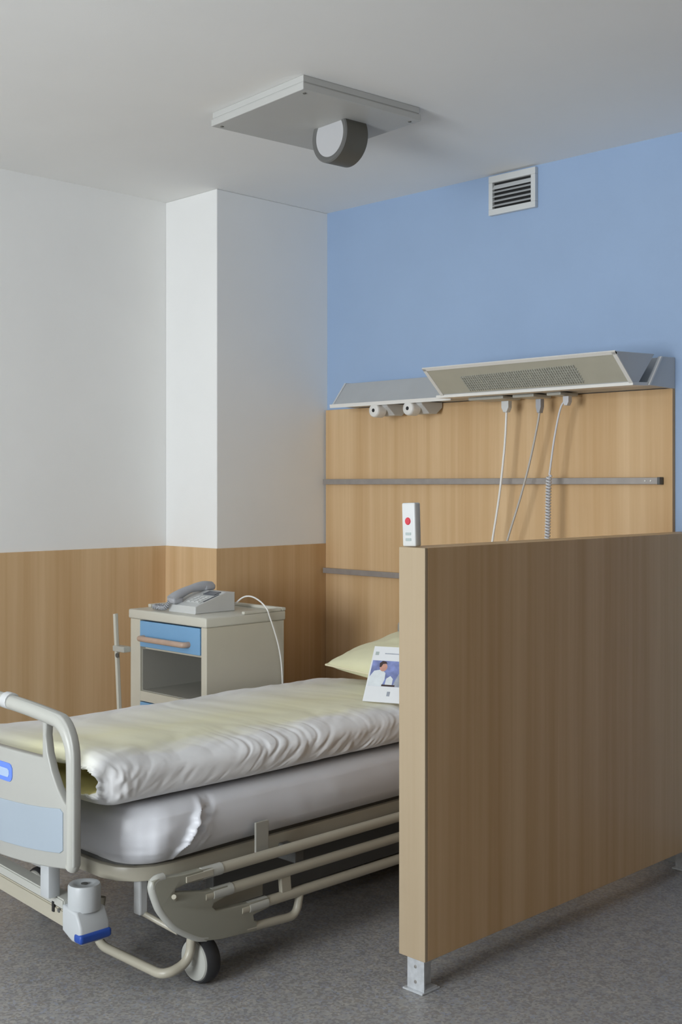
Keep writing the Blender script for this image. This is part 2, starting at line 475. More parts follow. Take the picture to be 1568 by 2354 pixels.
# ------------------------------------------------------------------ vent grille
t = thing('vent_grille', 'square white ventilation grille high on the blue wall touching the ceiling', 'vent', (-3.209, YH, 2.80))
vx0, vx1, vz0, vz1 = -3.337, -3.081, 2.714, 2.890
obj('back_plate', add_box(B(), vx0+.02, vx1-.02, YH-.006, YH-.0005, vz0+.02, vz1-.02), 'black', t)
bm = B()
for a in ((vx0, vx1, vz0, vz0+.027), (vx0, vx1, vz1-.030, vz1), (vx0, vx0+.022, vz0+.027, vz1-.03), (vx1-.024, vx1, vz0+.027, vz1-.03)):
    add_box(bm, a[0], a[1], YH-.022, YH-.0005, a[2], a[3], .002)
obj('frame', bm, 'white', t)
for k in range(5):
    z = vz0 + .043 + k * .0205
    bm = B(); h = .0052 if k < 4 else .010
    add_prism(bm, [(YH-.021, z-h), (YH-.019, z-h-.001), (YH-.007, z+h-.001), (YH-.009, z+h)], 'x', vx0+.022, vx1-.024)
    obj('slat', bm, 'grey', t)

# ------------------------------------------------------------------ ceiling fixture
cx, cy = -3.218, 3.082
t = thing('ceiling_lamp', 'square grey ceiling fixture with a round half-drum spotlight under its far side', 'ceiling lamp', (cx, cy, ZC))
RZ = Matrix.Translation((cx, cy, 0)) @ Matrix.Rotation(math.radians(-4.8), 4, 'Z') @ Matrix.Translation((-cx, -cy, 0))
def rot(bm): bmesh.ops.transform(bm, matrix=RZ, verts=bm.verts); return bm
hs = .279
obj('mounting_plate', rot(add_box(B(), cx-hs+.004, cx+hs-.004, cy-hs+.004, cy+hs-.004, 2.877, ZC-.0005, .002)), 'fixt', t)
obj('cover_plate', rot(add_box(B(), cx-hs, cx+hs, cy-hs, cy+hs, 2.848, 2.873, .003)), 'fixt', t)
obj('spacer', rot(add_box(B(), cx-hs+.006, cx+hs-.006, cy-hs+.006, cy+hs-.006, 2.8725, 2.8775)), 'fixt', t)
for sx, sy in ((-1, -1), (1, -1), (1, 1), (-1, 1)):
    bm = B(); add_lathe(bm, [(0, 0), (.006, 0), (.0065, .003), (0, .003)], (cx+sx*(hs-.03), cy+sy*(hs-.03), 2.8455), 'z', 12)
    obj('screw', rot(bm), 'drum', t)
dx, dz, dr = -3.185, 2.806, .101
def drum_prof():
    return [(dr-.022, .004), (dr-.012, 0), (dr-.004, 0), (dr, .005), (dr, .105), (dr-.006, .112), (0, .112)]
bm = B(); add_lathe(bm, drum_prof(), (dx, 3.120, dz), 'y', 56)
bmesh.ops.bisect_plane(bm, geom=bm.verts[:]+bm.edges[:]+bm.faces[:], plane_co=(0, 0, 2.848), plane_no=(0, 0, 1), clear_outer=True)
for f in bm.faces:
    if f.calc_center_median().y < 3.1235: f.material_index = 1
obj('drum', rot(bm), ['drum', 'ring'], t, 35)
bm = B(); add_lathe(bm, [(0, .004), (dr-.030, .005), (dr-.022, .004), (dr-.022, .02), (0, .02)], (dx, 3.120, dz), 'y', 56)
bmesh.ops.bisect_plane(bm, geom=bm.verts[:]+bm.edges[:]+bm.faces[:], plane_co=(0, 0, 2.848), plane_no=(0, 0, 1), clear_outer=True)
obj('lens', rot(bm), 'lens', t, 35)

# ------------------------------------------------------------------ partition
t = thing('partition', 'chest-high beech partition standing on short steel legs right of the bed', 'partition', (-2.35, 3.45, 0))
obj('panel', add_box(B(), -2.403, -2.300, 2.662, YH-.003, .098, 1.315, .0015), 'wood', t)
obj('edge_strip', add_box(B(), -2.403, -2.300, 2.648, 2.6615, .098, 1.315, .002), 'edge', t, label='paler wooden end strip')
for y in (2.653, 4.222):
    bm = B(); add_box(bm, -2.374, -2.308, y, y+.006, .006, .0975, .001)
    add_box(bm, -2.374, -2.308, y+.006, y+.06, .006, .012, .001)
    add_box(bm, -2.374, -2.308, y+.006, y+.06, .09, .0975, .001)
    add_box(bm, -2.350, -2.332, y+.006, y+.06, .012, .09, .001)
    add_box(bm, -2.384, -2.306, y-.010, y+.07, .0005, .006, .001)
    lg = obj('leg', bm, 'foot', t)
    for z in (.03, .075):
        bm = B(); add_lathe(bm, [(0, -.002), (.005, -.0015), (.0055, 0)], (-2.341, y, z), 'y', 10)
        obj('screw', bm, 'steel', lg)

# nurse call handset standing on the partition
t = thing('call_handset', 'small white call handset with red button standing on the partition end', 'remote control', (-2.376, 2.68, 1.315))
def lean(bm):
    mtx = Matrix.Translation((-2.376, 2.68, 1.315)) @ Matrix.Rotation(math.radians(-2.0), 4, 'Y') @ Matrix.Translation((2.376, -2.68, -1.315))
    bmesh.ops.transform(bm, matrix=mtx, verts=bm.verts); return bm
obj('body', lean(add_box(B(), -2.403, -2.351, 2.664, 2.692, 1.3162, 1.447, .005, 3)), 'white', t, 40)
bm = B(); add_lathe(bm, [(0, -.003), (.009, -.0025), (.0115, 0), (.0115, .002)], (-2.379, 2.664, 1.392), 'y', 20)
obj('red_button', lean(bm), 'red', t, label='red call button')
for z in (1.354, 1.337):
    obj('key', lean(add_box(B(), -2.389, -2.367, 2.6625, 2.665, z-.004, z+.004, .001)), 'greykey', t)

# ------------------------------------------------------------------ bedside cabinet
c0, c1, cy0, cy1, cz = -4.443, -3.900, 3.11, 3.545, .955
t = thing('bedside_cabinet', 'cream bedside cabinet with blue drawer fronts and an open shelf, behind the bed', 'cabinet', (-4.17, 3.33, 0))
bm = B()
add_box(bm, c0, -4.37, cy0, cy1, .12, cz-.05, .003)                    # left stile / side
add_box(bm, -3.937, c1, cy0, cy1, .12, cz-.05, .003)                   # right side
add_box(bm, -4.37, -3.937, cy1-.02, cy1, .12, cz-.05)                  # back
add_box(bm, -4.37, -3.937, cy0+.002, cy1-.02, .545, .588)              # shelf
add_box(bm, -4.37, -3.937, cy0+.002, cy1-.02, .12, .16)                # bottom
add_box(bm, -4.37, -3.937, cy0+.03, cy1-.02, .772, .785)               # under the drawer
obj('carcass', bm, 'cream', t)
bm = B(); add_box(bm, c0-.006, c1+.006, cy0-.008, cy1+.006, cz-.05, cz-.008, .008, 3)
obj('top', bm, 'cabtop', t, 40)
bm = B()
add_box(bm, c0-.006, c1+.006, cy1-.02, cy1+.006, cz-.0085, cz+.006, .004)
add_box(bm, c1-.012, c1+.006, cy0+.20, cy1-.021, cz-.0085, cz+.004, .003)
add_box(bm, c0-.006, c0+.014, cy0+.10, cy1-.021, cz-.0085, cz+.006, .003)
obj('rim', bm, 'cabtop', t)
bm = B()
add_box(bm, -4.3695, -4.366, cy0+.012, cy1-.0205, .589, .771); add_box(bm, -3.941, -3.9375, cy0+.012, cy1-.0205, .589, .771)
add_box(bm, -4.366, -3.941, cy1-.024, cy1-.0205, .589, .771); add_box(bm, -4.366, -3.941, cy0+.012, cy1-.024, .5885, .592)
obj('niche_faces', bm, 'niche', t, label='darker grey inner faces of the open shelf')  # thin boxes inside the open shelf, darker than the carcass
d = obj('drawer', add_box(B(), -4.366, -3.941, cy0-.004, cy0+.02, .786, .900, .003), 'drawer', t, label='blue drawer front')
bm = B(); add_tube(bm, round_path([(-4.335, cy0-.002, .826), (-4.335, cy0-.034, .826), (-4.015, cy0-.034, .826), (-4.015, cy0-.002, .826)], .02), .0125, 12)
obj('handle', bm, 'hand', d, 50, label='brownish bow handle')
d = obj('cabinet_door', add_box(B(), -4.366, -3.941, cy0-.004, cy0+.018, .165, .541, .003), 'drawer', t, label='blue lower door')
bm = B(); add_tube(bm, round_path([(-4.345, cy0-.002, .47), (-4.345, cy0-.034, .47), (-3.995, cy0-.034, .47), (-3.995, cy0-.002, .47)], .02), .0085, 10)
obj('handle', bm, 'hand', d, 50)
# folded-down overbed tray on the left
bm = B(); add_prism(bm, [(-4.535, .918), (-4.518, .921), (-4.474, .30), (-4.490, .30)], 'y', 3.078, 3.096, .003)
tr = obj('folding_arm', bm, 'cabtop', t)
obj('arm_bracket', add_box(B(), -4.528, c0+.001, 3.072, 3.112, .752, .778, .004), 'creamw', tr)
bm = B(); add_lathe(bm, [(0, -.004), (.010, -.003), (.011, 0)], (-4.500, 3.078, .735), 'y', 12)
obj('pivot', bm, 'under', tr)
for x in (c0+.05, c1-.05):
    for y in (cy0+.05, cy1-.05):
        bm = B(); add_lathe(bm, [(0, -.012), (.036, -.012), (.04, -.006), (.04, .006), (.036, .012), (0, .012)], (x, y, .0405), 'x', 20)
        w = obj('castor', bm, 'dark', t, 40)
        obj('castor_fork', add_box(B(), x-.017, x+.017, y-.012, y+.012, .05, .1215, .002), 'steel', w)

# telephone
pz = cz - .0078
t = thing('telephone', 'grey desk telephone with coiled cord on the bedside cabinet', 'telephone', (-4.14, 3.27, pz))
px0, px1, py0, py1 = -4.235, -4.045, 3.165, 3.385
bm = B(); add_prism(bm, [(py0, pz), (py1, pz), (py1, pz+.082), (py1-.05, pz+.085), (py0+.02, pz+.040), (py0, pz+.032)], 'x', px0, px1, .004)
base = obj('base', bm, 'phone', t)
sl = math.atan2(.045, .165)
def on_slope(x0, x1, s0, s1, h0, h1, bev=.0015):
    """box lying on the phone's sloping top; s runs up the slope from its front edge"""
    bm = add_box(B(), x0, x1, s0, s1, h0, h1, bev)
    bmesh.ops.transform(bm, matrix=Matrix.Translation((0, py0+.02, pz+.040)) @ Matrix.Rotation(math.atan2(.045, py1-.05-py0-.02), 4, 'X'), verts=bm.verts)
    return bm
bm = on_slope(px0+.085, px1-.012, .012, .085, .0, .003)
kp = obj('keypad', bm, 'phone', t)
for i in range(4):
    for j in range(3):
        obj('key', on_slope(px0+.090+j*.028, px0+.110+j*.028, .015+i*.0175, .027+i*.0175, .003, .007), 'white', kp)
obj('display', on_slope(px0+.09, px1-.02, .105, .145, 0, .004), 'keys', t)
obj('name_strip', on_slope(px1-.010, px1-.003, .03, .12, 0, .003), 'keys', t)
bm = B()
hx = px0 + .038
hp = smooth_path([(hx, py0-.012, pz+.052), (hx, py0+.02, pz+.070), (hx, py0+.09, pz+.093), (hx, py1-.06, pz+.103), (hx, py1-.015, pz+.098)], 6)
add_tube(bm, hp, [.017 + .006*abs(math.cos(PI*i/(len(hp)-1))) for i in range(len(hp))], 14, sx=1.25)
add_box(bm, hx-.028, hx+.028, py0-.02, py0+.035, pz+.036, pz+.062, .010, 3)
add_box(bm, hx-.028, hx+.028, py1-.065, py1-.005, pz+.085, pz+.112, .010, 3)
obj('handset', bm, 'phoned', t, 50)
bm = B(); P = []
path = smooth_path([(hx-.01, py0-.015, pz+.045), (hx-.03, py0-.022, pz+.018), (hx-.075, py0-.02, pz+.0135), (hx-.135, py0-.006, pz+.0135), (hx-.150, py0+.03, pz+.0135), (hx-.09, py0+.05, pz+.0135), (px0+.002, py0+.06, pz+.014)], 30)
ph = 0; last = path[0]
for i, p in enumerate(path):
    ph += (p-last).length / .008 * 2*PI; 
    tang = (path[min(i+1, len(path)-1)] - path[max(i-1, 0)]).normalized()
    s = tang.cross(Vector((0, 0, 1))).normalized(); q = s.cross(tang)
    P.append(p + s*(.0085*math.cos(ph)) + q*(.0085*math.sin(ph))); last = p
add_tube(bm, P, .0028, 6)
obj('coiled_cord', bm, 'phoned', t, 60)
ln = thing('telephone_line', 'thin white telephone line curving over the cabinet top and down its side', 'cable', (-3.95, 3.48, cz))
bm = B(); add_tube(bm, smooth_path([(-4.065, 3.39, pz+.02), (-4.04, 3.425, pz+.055), (-3.995, 3.435, pz+.062), (-3.93, 3.43, pz+.046), (-3.885, 3.43, pz+.016), (-3.884, 3.445, .93), (-3.884, 3.475, .86), (-3.884, 3.502, .78), (-3.884, 3.518, .68), (-3.884, 3.525, .50), (-3.884, 3.53, .2)], 8), .0036, 8)
obj('cord', bm, 'cable_w', ln, 60)

# ------------------------------------------------------------------ hospital bed
bx0, bx1 = -3.80, -2.85
t = thing('hospital_bed', 'ivory hospital bed on castors with lowered side rails and curved footboard', 'bed', (-3.33, 3.0, 0))
bed = t
# -- footboard: one cast plastic piece with a bow on top and two side hand holes
FY0, FY1 = 1.798, 1.824
fcx = (bx0 + bx1) / 2
def fb_top(x):                                    # outer top line
    s = abs(x - fcx)
    return .878 - .115 * s * s
def foot_outline():
    hw = .487; pts = []
    r = .09
    for k in range(0, 25):                        # top, left to right
        x = fcx - (hw - r) + 2 * (hw - r) * k / 24
        pts.append((x, fb_top(x)))
    zt = fb_top(fcx + hw - r); 
    right = []
    for k in range(1, 9):
        a = PI/2 * (1 - k / 8)
        right.append((fcx + hw - r + r*math.cos(a), zt - r*1.35 + r*1.35*math.sin(a)))
    right += [(fcx+hw, .62), (fcx+hw, .450), (fcx+hw-.008, .440)]
    bottom = []
    for k in range(0, 13):
        s = 1 - 2*k/12
        bottom.append((fcx + s*(hw-.03), .436 - .040*(1-s*s)))
    left = [(2*fcx - x, z) for x, z in reversed(right)]
    return pts + right + bottom + left
def pan_top(x):                                   # panel's own top edge inside the bow
    s = abs(x - fcx); return .720 + .05*s*s
outer = foot_outline()
# holes
def side_hole(sgn):
    p = [(.392, .820), (.420, .809), (.438, .782), (.446, .725), (.447, .650), (.446, .612), (.432, .622), (.404, .650), (.374, .693), (.352, .742), (.342, .790), (.345, .822), (.362, .830)]
    return [(fcx + sgn*a, b) for a, b in p]
mid = []
for k in range(17):
    s = 1 - 2*k/16; x = fcx + .325*s
    mid.append((x, fb_top(x) - .034))
for k in range(17):
    s = -1 + 2*k/16; x = fcx + .325*s
    mid.append((x, min(pan_top(x), fb_top(x)-.045)))
def holed_plate(outer, holes, axis_y0, axis_y1, bev):
    bm = bmesh.new(); edges = []
    for loop in [outer] + holes:
        vs = [bm.verts.new((x, axis_y0, z)) for x, z in loop]
        for i in range(len(vs)): edges.append(bm.edges.new((vs[i], vs[(i+1) % len(vs)])))
    bmesh.ops.triangle_fill(bm, edges=edges, use_beauty=True, use_dissolve=False)
    # drop fills inside holes
    def inside(pt, loop):
        x, z = pt; c = False; n = len(loop)
        for i in range(n):
            (x1, z1), (x2, z2) = loop[i], loop[(i+1) % n]
            if (z1 > z) != (z2 > z) and x < (x2-x1)*(z-z1)/(z2-z1)+x1: c = not c
        return c
    bad = []
    for f in bm.faces:
        ce = f.calc_center_median()
        if any(inside((ce.x, ce.z), h) for h in holes): bad.append(f)
    if bad: bmesh.ops.delete(bm, geom=bad, context='FACES_ONLY')
    r = bmesh.ops.extrude_face_region(bm, geom=bm.faces[:])
    vs = [e for e in r['geom'] if isinstance(e, bmesh.types.BMVert)]
    bmesh.ops.translate(bm, verts=vs, vec=(0, axis_y1-axis_y0, 0))
    bmesh.ops.recalc_face_normals(bm, faces=bm.faces)
    if bev:
        es = [e for e in bm.edges if len(e.link_faces) == 2 and e.calc_face_angle(0) > 1.2 and abs(e.verts[0].co.y - e.verts[1].co.y) < 1e-6]
        bmesh.ops.bevel(bm, geom=es, offset=bev, segments=3, affect='EDGES', profile=.5)
    return bm
fb = obj('footboard', holed_plate(outer, [side_hole(1), side_hole(-1), mid], FY0, FY1, .005), 'bedpl', t, 50)
# fat moulded tube along the outside of the footboard
inn = .020
tube = [(fcx + (x-fcx)*(1 - inn/.487), (FY0+FY1)/2, z - (inn if z > .6 else 0)) for x, z in outer[:25+11]]
left = [(2*fcx - p[0], p[1], p[2]) for p in tube[25:]]
tube = list(reversed(left)) + tube
bm = B(); add_tube(bm, tube, [.0190 + .0030*min(1, max(0, (.47-abs(p[0]-fcx))/.06)) for p in tube], 14)
obj('bow_tube', bm, 'creamw', fb, 60)
obj('rail_joint', add_tube(B(), [(fcx+.105+k*.004, (FY0+FY1)/2, fb_top(fcx+.105+k*.004)-.017) for k in range(9)], .025, 16), 'grey', fb, 50)
bm = B(); pts = []
pts = [(fcx+a, .474-.034*(1-(a/.42)**2)) for a in [-.42+.06*k for k in range(15)]] + [(fcx+.436, .484), (fcx+.436, .590)] + [(fcx+a, .598-.032*(1-(a/.42)**2)) for a in [.42-.06*k for k in range(15)]] + [(fcx-.428, .590), (fcx-.428, .484)]
add_prism(bm, pts, 'y', FY0-.003, FY0+.004, .0015)
obj('lower_panel', bm, 'inset', fb, label='pale blue lower footboard panel')
bm = B()
add_prism(bm, [(x, z) for x, z in [(-3.262+a, .652+b) for a, b in rrect(.098, .027, .018, 40)]], 'y', FY0-.0025, FY0+.002)
lab = obj('name_badge', bm, 'label', fb, label='blue rounded badge with a pale band')
bm = B()
add_prism(bm, [(-3.258+a, .650+b) for a, b in rrect(.078, .0125, .009, 32)], 'y', FY0-.0035, FY0-.002)
obj('badge_stripe', bm, 'labelw', lab, label='pale blue band across the badge')

# -- sleeping platform
bm = B()
py_ = [(fcx + a, 3.045 + b) for a, b in rrect(.46, 1.045, .16, 96)]
add_prism(bm, py_, 'z', .332, .376, .006)
obj('platform', bm, 'bedmt', t, 40)
bm = B()
add_prism(bm, [(fcx + a, 3.045 + b) for a, b in rrect(.445, 1.03, .15, 96)], 'z', .3765, .3875)
obj('platform_deck', bm, 'under', t)
# -- chassis, side beams deepened to block light under the bed
bm = B()
for x in (-3.62, -3.02): add_box(bm, x-.02, x+.02, 2.42, 4.0, .125, .261, .004)
for y in (2.75, 3.85): add_box(bm, -3.62, -3.02, y-.03, y+.03, .135, .255, .004)
obj('chassis', bm, 'under', t)
for y in (2.55, 3.55):
    bm = B(); add_box(bm, -3.45, -3.19, y-.06, y+.06, .255, .331, .006)
    obj('lift_column', bm, 'under', t)
bm = B(); add_box(bm, -3.58, -3.06, 2.62, 3.48, .262, .3295, .01)  # added dark box that keeps light out from under the bed
obj('underbed_light_block', bm, 'under', t)
# foot-end cross beam, dipping slightly to the right, with a groove along it
def slant_beam(z_off0, z_off1, yy0, yy1):
    bm = B()
    xs = (-3.78, -2.985); zs = (.318, .270)
    vs = []
    for x, z in zip(xs, zs):
        for (y, zo) in ((yy0, z_off0), (yy1, z_off0), (yy1, z_off1), (yy0, z_off1)): vs.append(bm.verts.new((x, y, z+zo)))
    for q in ((3,2,1,0), (4,5,6,7), (0,1,5,4), (1,2,6,5), (2,3,7,6), (3,0,4,7)): bm.faces.new([vs[i] for i in q])
    bmesh.ops.bevel(bm, geom=bm.edges[:], offset=.004, segments=2, affect='EDGES')
    return bm
cb = obj('cross_beam', slant_beam(-.042, .006, 1.86, 1.91), 'bedmt', t)
obj('beam_cover', slant_beam(.009, .038, 1.858, 1.905), 'creamw', cb)
obj('beam_slot', add_box(B(), -3.045, -3.034, 1.856, 1.862, .262, .292, .001), 'black', cb)
bm = B(); add_lathe(bm, [(0, -.003), (.006, -.002), (.007, 0)], (-3.012, 1.86, .272), 'y', 12)
obj('screw', bm, 'under', cb)
for x in (-3.043, -3.60):
    bm = B(); add_box(bm, x-.024, x+.024, 1.830, 1.870, .325 if x < -3.3 else .308, .445, .006)
    obj('footboard_post', bm, 'bedwh', t, 40)
# bumper block at the foot corner
bm = B()
bc = (-2.945, 1.905)
add_prism(bm, [(bc[0]-.044, .222), (bc[0]+.005, .202), (bc[0]+.052, .202), (bc[0]+.052, .250), (bc[0]+.028, .288), (bc[0]-.044, .296)], 'y', bc[1]-.05, bc[1]+.05, .008, 3)
bp = obj('corner_block', bm, 'bedwh', t, 40)
bm = B(); add_lathe(bm, [(.0, 0), (.046, 0), (.047, .004), (.047, .066), (.044, .072), (.030, .072), (.026, .069), (.010, .069), (.0, .069)], (bc[0]-.004, bc[1], .283), 'z', 36)
obj('bumper_roller', bm, 'bedwh', bp, 40)
bm = B(); add_lathe(bm, [(0, 0), (.009, 0), (.010, .003), (0, .003)], (bc[0]-.004, bc[1], .352), 'z', 14)
obj('roller_screw', bm, 'under', bp)
bm = B(); add_box(bm, bc[0]+.020, bc[0]+.059, bc[1]-.054, bc[1]+.054, .204, .232, .010, 4)
obj('blue_band', bm, 'bluep', bp, label='dark blue band')
# brake bar running low across the foot end up to the castor
bm = B(); add_tube(bm, round_path([(-3.20, 2.13, .20), (-3.20, 2.105, .062), (-2.835, 2.105, .062), (-2.825, 2.19, .085), (-2.825, 2.20, .205)], .07, 8), .0145, 12)
obj('brake_bar', bm, 'bedmt', t, 60)
bm = B(); add_tube(bm, [(-2.95, 2.10, .224), (-2.83, 2.15, .180)], .009, 10)
obj('brake_link', bm, 'bedmt', t, 60)
bm = B(); add_box(bm, -2.965, -2.93, 2.085, 2.115, .218, .331, .005)
obj('drop_bracket', bm, 'grey', t)
# castors
for x, y in ((-2.847, 2.248), (-3.755, 2.248), (-2.847, 3.86), (-3.755, 3.86)):
    R = .0715; hw = .024
    bm = B(); add_lathe(bm, [(R-.020, -hw), (R-.006, -hw), (R-.001, -hw*.6), (R, 0), (R-.001, hw*.6), (R-.006, hw), (R-.020, hw), (R-.020, -hw)], (x, y, R+.0005), 'y', 40)
    w = obj('castor', bm, 'dark', t, 50)
    bm = B(); add_lathe(bm, [(0, -hw-.008), (R-.030, -hw-.008), (R-.014, -hw-.005), (R-.009, -hw+.002), (R-.010, hw-.002), (R-.016, hw+.004), (R-.030, hw+.006), (0, hw+.006)], (x, y, R+.0005), 'y', 40)
    add_lathe(bm, [(0, -hw-.012), (.012, -hw-.012), (.015, -hw-.007), (0, -hw-.007)], (x, y, R+.0005), 'y', 20)
    obj('wheel_cover', bm, 'creamw', w, 40)
    bm = B(); add_tube(bm, [(x-.012, y+.01, .144), (x-.012, y+.01, .205)], .014, 12)
    add_box(bm, x-.05, x+.02, y-.016, y+.03, .1445, .162, .006)
    obj('swivel_fork', bm, 'grey', w, 40)
    bm = B(); d_ = 1 if x < -3.3 else -1
    add_box(bm, x-.032, x+.012, y-.02, y+.24, .205, .245, .004)
    obj('castor_arm', bm, 'bedmt', w)

# -- lowered side rail (right side)
RX = -2.775
pl = [(2.010, .378), (2.029, .383), (2.112, .373), (2.245, .370), (2.245, .340), (2.119, .342), (2.091, .337), (2.088, .328), (2.204, .303), (2.285, .302), (2.285, .271), (2.232, .262), (2.226, .252), (2.241, .238), (2.370, .228), (2.450, .227), (2.450, .196), (2.386, .188), (2.389, .170), (2.400, .165), (2.400, .136), (2.263, .147), (2.204, .158), (2.168, .175), (2.091, .224), (2.036, .294), (2.010, .355)]
bm = B(); add_prism(bm, pl, 'x', RX-.013, RX+.013, .004, 3)
sr = obj('side_rail', bm, 'plate', t, 40)
bm = B(); add_tube(bm, smooth_path([(RX, 2.055, .377), (RX, 2.028, .375), (RX, 2.016, .358), (RX, 2.030, .315), (RX, 2.048, .280), (RX, 2.095, .226), (RX, 2.170, .178), (RX, 2.21, .165)], 8), .0135, 12)
obj('plate_rim', bm, 'creamw', sr, 60)
for y0, z, dz_ in ((2.16, .3555, -.004), (2.20, .2865, -.005), (2.34, .2115, -.008)):
    obj('rail_tube', add_tube(B(), [(RX, y0, z), (RX, 3.86, z+dz_)], .0165, 14), 'bedmt', sr, 60)
    obj('tube_sleeve', add_tube(B(), [(RX, y0+.03, z), (RX, y0+.105, z)], .0182, 14), 'creamw', sr, 60)
bm = B(); add_tube(bm, round_path([(RX, 2.36, .150), (RX, 2.575, .136), (RX, 2.590, .206)], .035, 8), .0135, 12)
obj('release_handle', bm, 'bedmt', sr, 60)
for y in (2.52, 3.2):
    bm = B(); add_prism(bm, [(y-.012, .208), (y+.03, .208), (y+.022, .290), (y-.020, .290)], 'x', RX-.008, RX+.008, .003)
    obj('rail_strut', bm, 'bedmt', sr)
obj('rail_tag', add_box(B(), RX+.014, RX+.0185, 2.125, 2.225, .348, .366, .001), 'bedmt', sr)
obj('rail_lever', add_tube(B(), [(RX+.010, 2.09, .310), (RX+.024, 2.075, .322)], .007, 10), 'bedmt', sr, 60)
for y in (2.6, 3.4):
    bm = B(); add_box(bm, RX-.10, RX-.012, y-.02, y+.02, .295, .345, .004)
    obj('rail_mount', bm, 'under', sr)
obj('mattress_stop', add_box(B(), -2.812, -2.804, 2.43, 2.485, .355, .452, .003), 'niche', t)
# -- the other lowered rail, on the far side
LX = -3.842
bm = B(); add_prism(bm, pl, 'x', LX-.013, LX+.013, .004, 3)
sl_ = obj('side_rail', bm, 'plate', t, 40)
for y0, z, dz_ in ((2.16, .3555, -.004), (2.20, .2865, -.005), (2.34, .2115, -.008)):
    obj('rail_tube', add_tube(B(), [(LX, y0, z), (LX, 3.86, z+dz_)], .0165, 14), 'bedmt', sl_, 60)
for y in (2.6, 3.4):
    obj('rail_mount', add_box(B(), LX+.012, LX+.09, y-.02, y+.02, .295, .345, .004), 'under', sl_)
# -- headboard, out of sight behind the partition
bm = B(); add_box(bm, bx0+.01, bx1-.01, 4.155, 4.19, .44, .86, .02, 3)
obj('headboard', bm, 'bedpl', t, 40)
for x in (-3.075, -3.60):
    obj('headboard_post', add_box(B(), x-.03, x+.03, 4.13, 4.16, .33, .50, .006), 'under', t)

# ------------------------------------------------------------------ mattress
def ring_body(cxx, cyy, profile, hx, hy, rp, n, disp):
    """closed soft body: profile = list of (inset, z) from bottom centre to top centre"""
    bm = bmesh.new(); rings = []
    for ins, z in profile:
        a, b = hx - ins, hy - ins
        r = max(.004, rp - ins) if ins < rp else .004
        ring = []
        # keep the vertex index tied to a direction so that rings do not twist
        base = rrect(hx, hy, rp, n)
        for (x, y) in base:
            qx = max(-(hx-rp), min(hx-rp, x)); qy = max(-(hy-rp), min(hy-rp, y))
            if ins <= rp:
                f = (rp - ins) / rp
                px_, py2 = qx + (x-qx)*f, qy + (y-qy)*f
            else:
                k = (ins - rp) / (min(hx, hy) - rp); k = min(k, .995)
                px_ = qx*(1-k); py2 = qy - math.copysign(min(abs(qy), ins-rp), qy) if True else 0
            ring.append((px_, py2))
        rings.append([bm.verts.new((cxx+p[0], cyy+p[1], z)) for p in ring])
    for a, b in zip(rings, rings[1:]):
        for k in range(n):
            bm.faces.new([a[k], a[(k+1) % n], b[(k+1) % n], b[k]])
    bm.faces.new(list(reversed(rings[0]))); bm.faces.new(rings[-1])
    bmesh.ops.recalc_face_normals(bm, faces=bm.faces)
    bm.normal_update()
    mv = [(v, disp(v.co, v.normal)) for v in bm.verts]
    for v, dlt in mv: v.co += dlt
    return bm

def nz(x, y, z): return noise.noise(Vector((x, y, z)))

mz0, mz1 = .389, .566
prof = [(.47, mz0+.004), (.30, mz0+.002), (.12, mz0), (.06, mz0), (.035, mz0+.003), (.018, mz0+.012), (.006, mz0+.03)]
prof += [(.0 - .010*math.sin(PI*k/29), mz0+.04+(mz1-mz0-.075)*k/29) for k in range(30)]
prof += [(.006, mz1-.026), (.018, mz1-.012), (.035, mz1-.004), (.06, mz1), (.12, mz1), (.30, mz1), (.47, mz1)]
MXC, MYC, MHX, MHY = -3.325, 3.045, .495, 1.06
def mdisp(co, no):
    side = 1 - abs(no.z)
    w = 0
    # soft drag folds on the sheet
    w += .006*side*nz(co.y*3.0, co.z*5+co.x*2, 1.3)
    w += .006*side*max(0, nz(co.y*9+co.z*9, co.z*3-co.y*3, 4.2))
    # tucked corner: a ruffled diagonal pleat on the side near the foot end
    if co.x > MXC+.3 and co.y < 2.6:
        f = co.y - (2.135 + (co.z-.39)*.62) + .016*nz(co.z*34, co.y*9, 7.7) + .008*nz(co.z*80, 1.0, 3.3)
        w += .028*math.exp(-(f/.010)**2)*side - .014*math.exp(-((f-.035)/.02)**2)*side
        w += .016*side*math.exp(-((f-.030)/.035)**2)*nz(co.y*48, co.z*42, 2.1)
        w += .012*side*math.exp(-((f-.055)/.012)**2)*max(0, .4+nz(co.z*16, 2.0, 5.0)) + .009*side*math.exp(-((f-.085)/.012)**2)*max(0, .3+nz(co.z*13, 7.0, 1.0))
        w += .010*side*math.exp(-((f+.09)/.06)**2)
        w += .004*side*math.exp(-((f+.10)/.09)**2)*nz(co.y*26+co.x*26, co.z*3, 8.8)
    d_ = Vector((no.x, no.y, no.z*.3))*w
    # the loose sheet sags a little at the bottom of the foot end
    if co.z < .48 and co.y < 2.4: d_.z -= .006*(1-(co.y-1.98)/.42)
    d_.z = max(d_.z, mz0 - .0008 - co.z) if co.z < mz0+.03 else d_.z
    return d_
t = obj('mattress', ring_body(MXC, MYC, prof, MHX, MHY, .14, 1100, mdisp), 'sheet', None, 180, org=(MXC, MYC, mz0))
tag(t, 'thick mattress in a white satin sheet lying on the bed under the duvet', 'mattress')

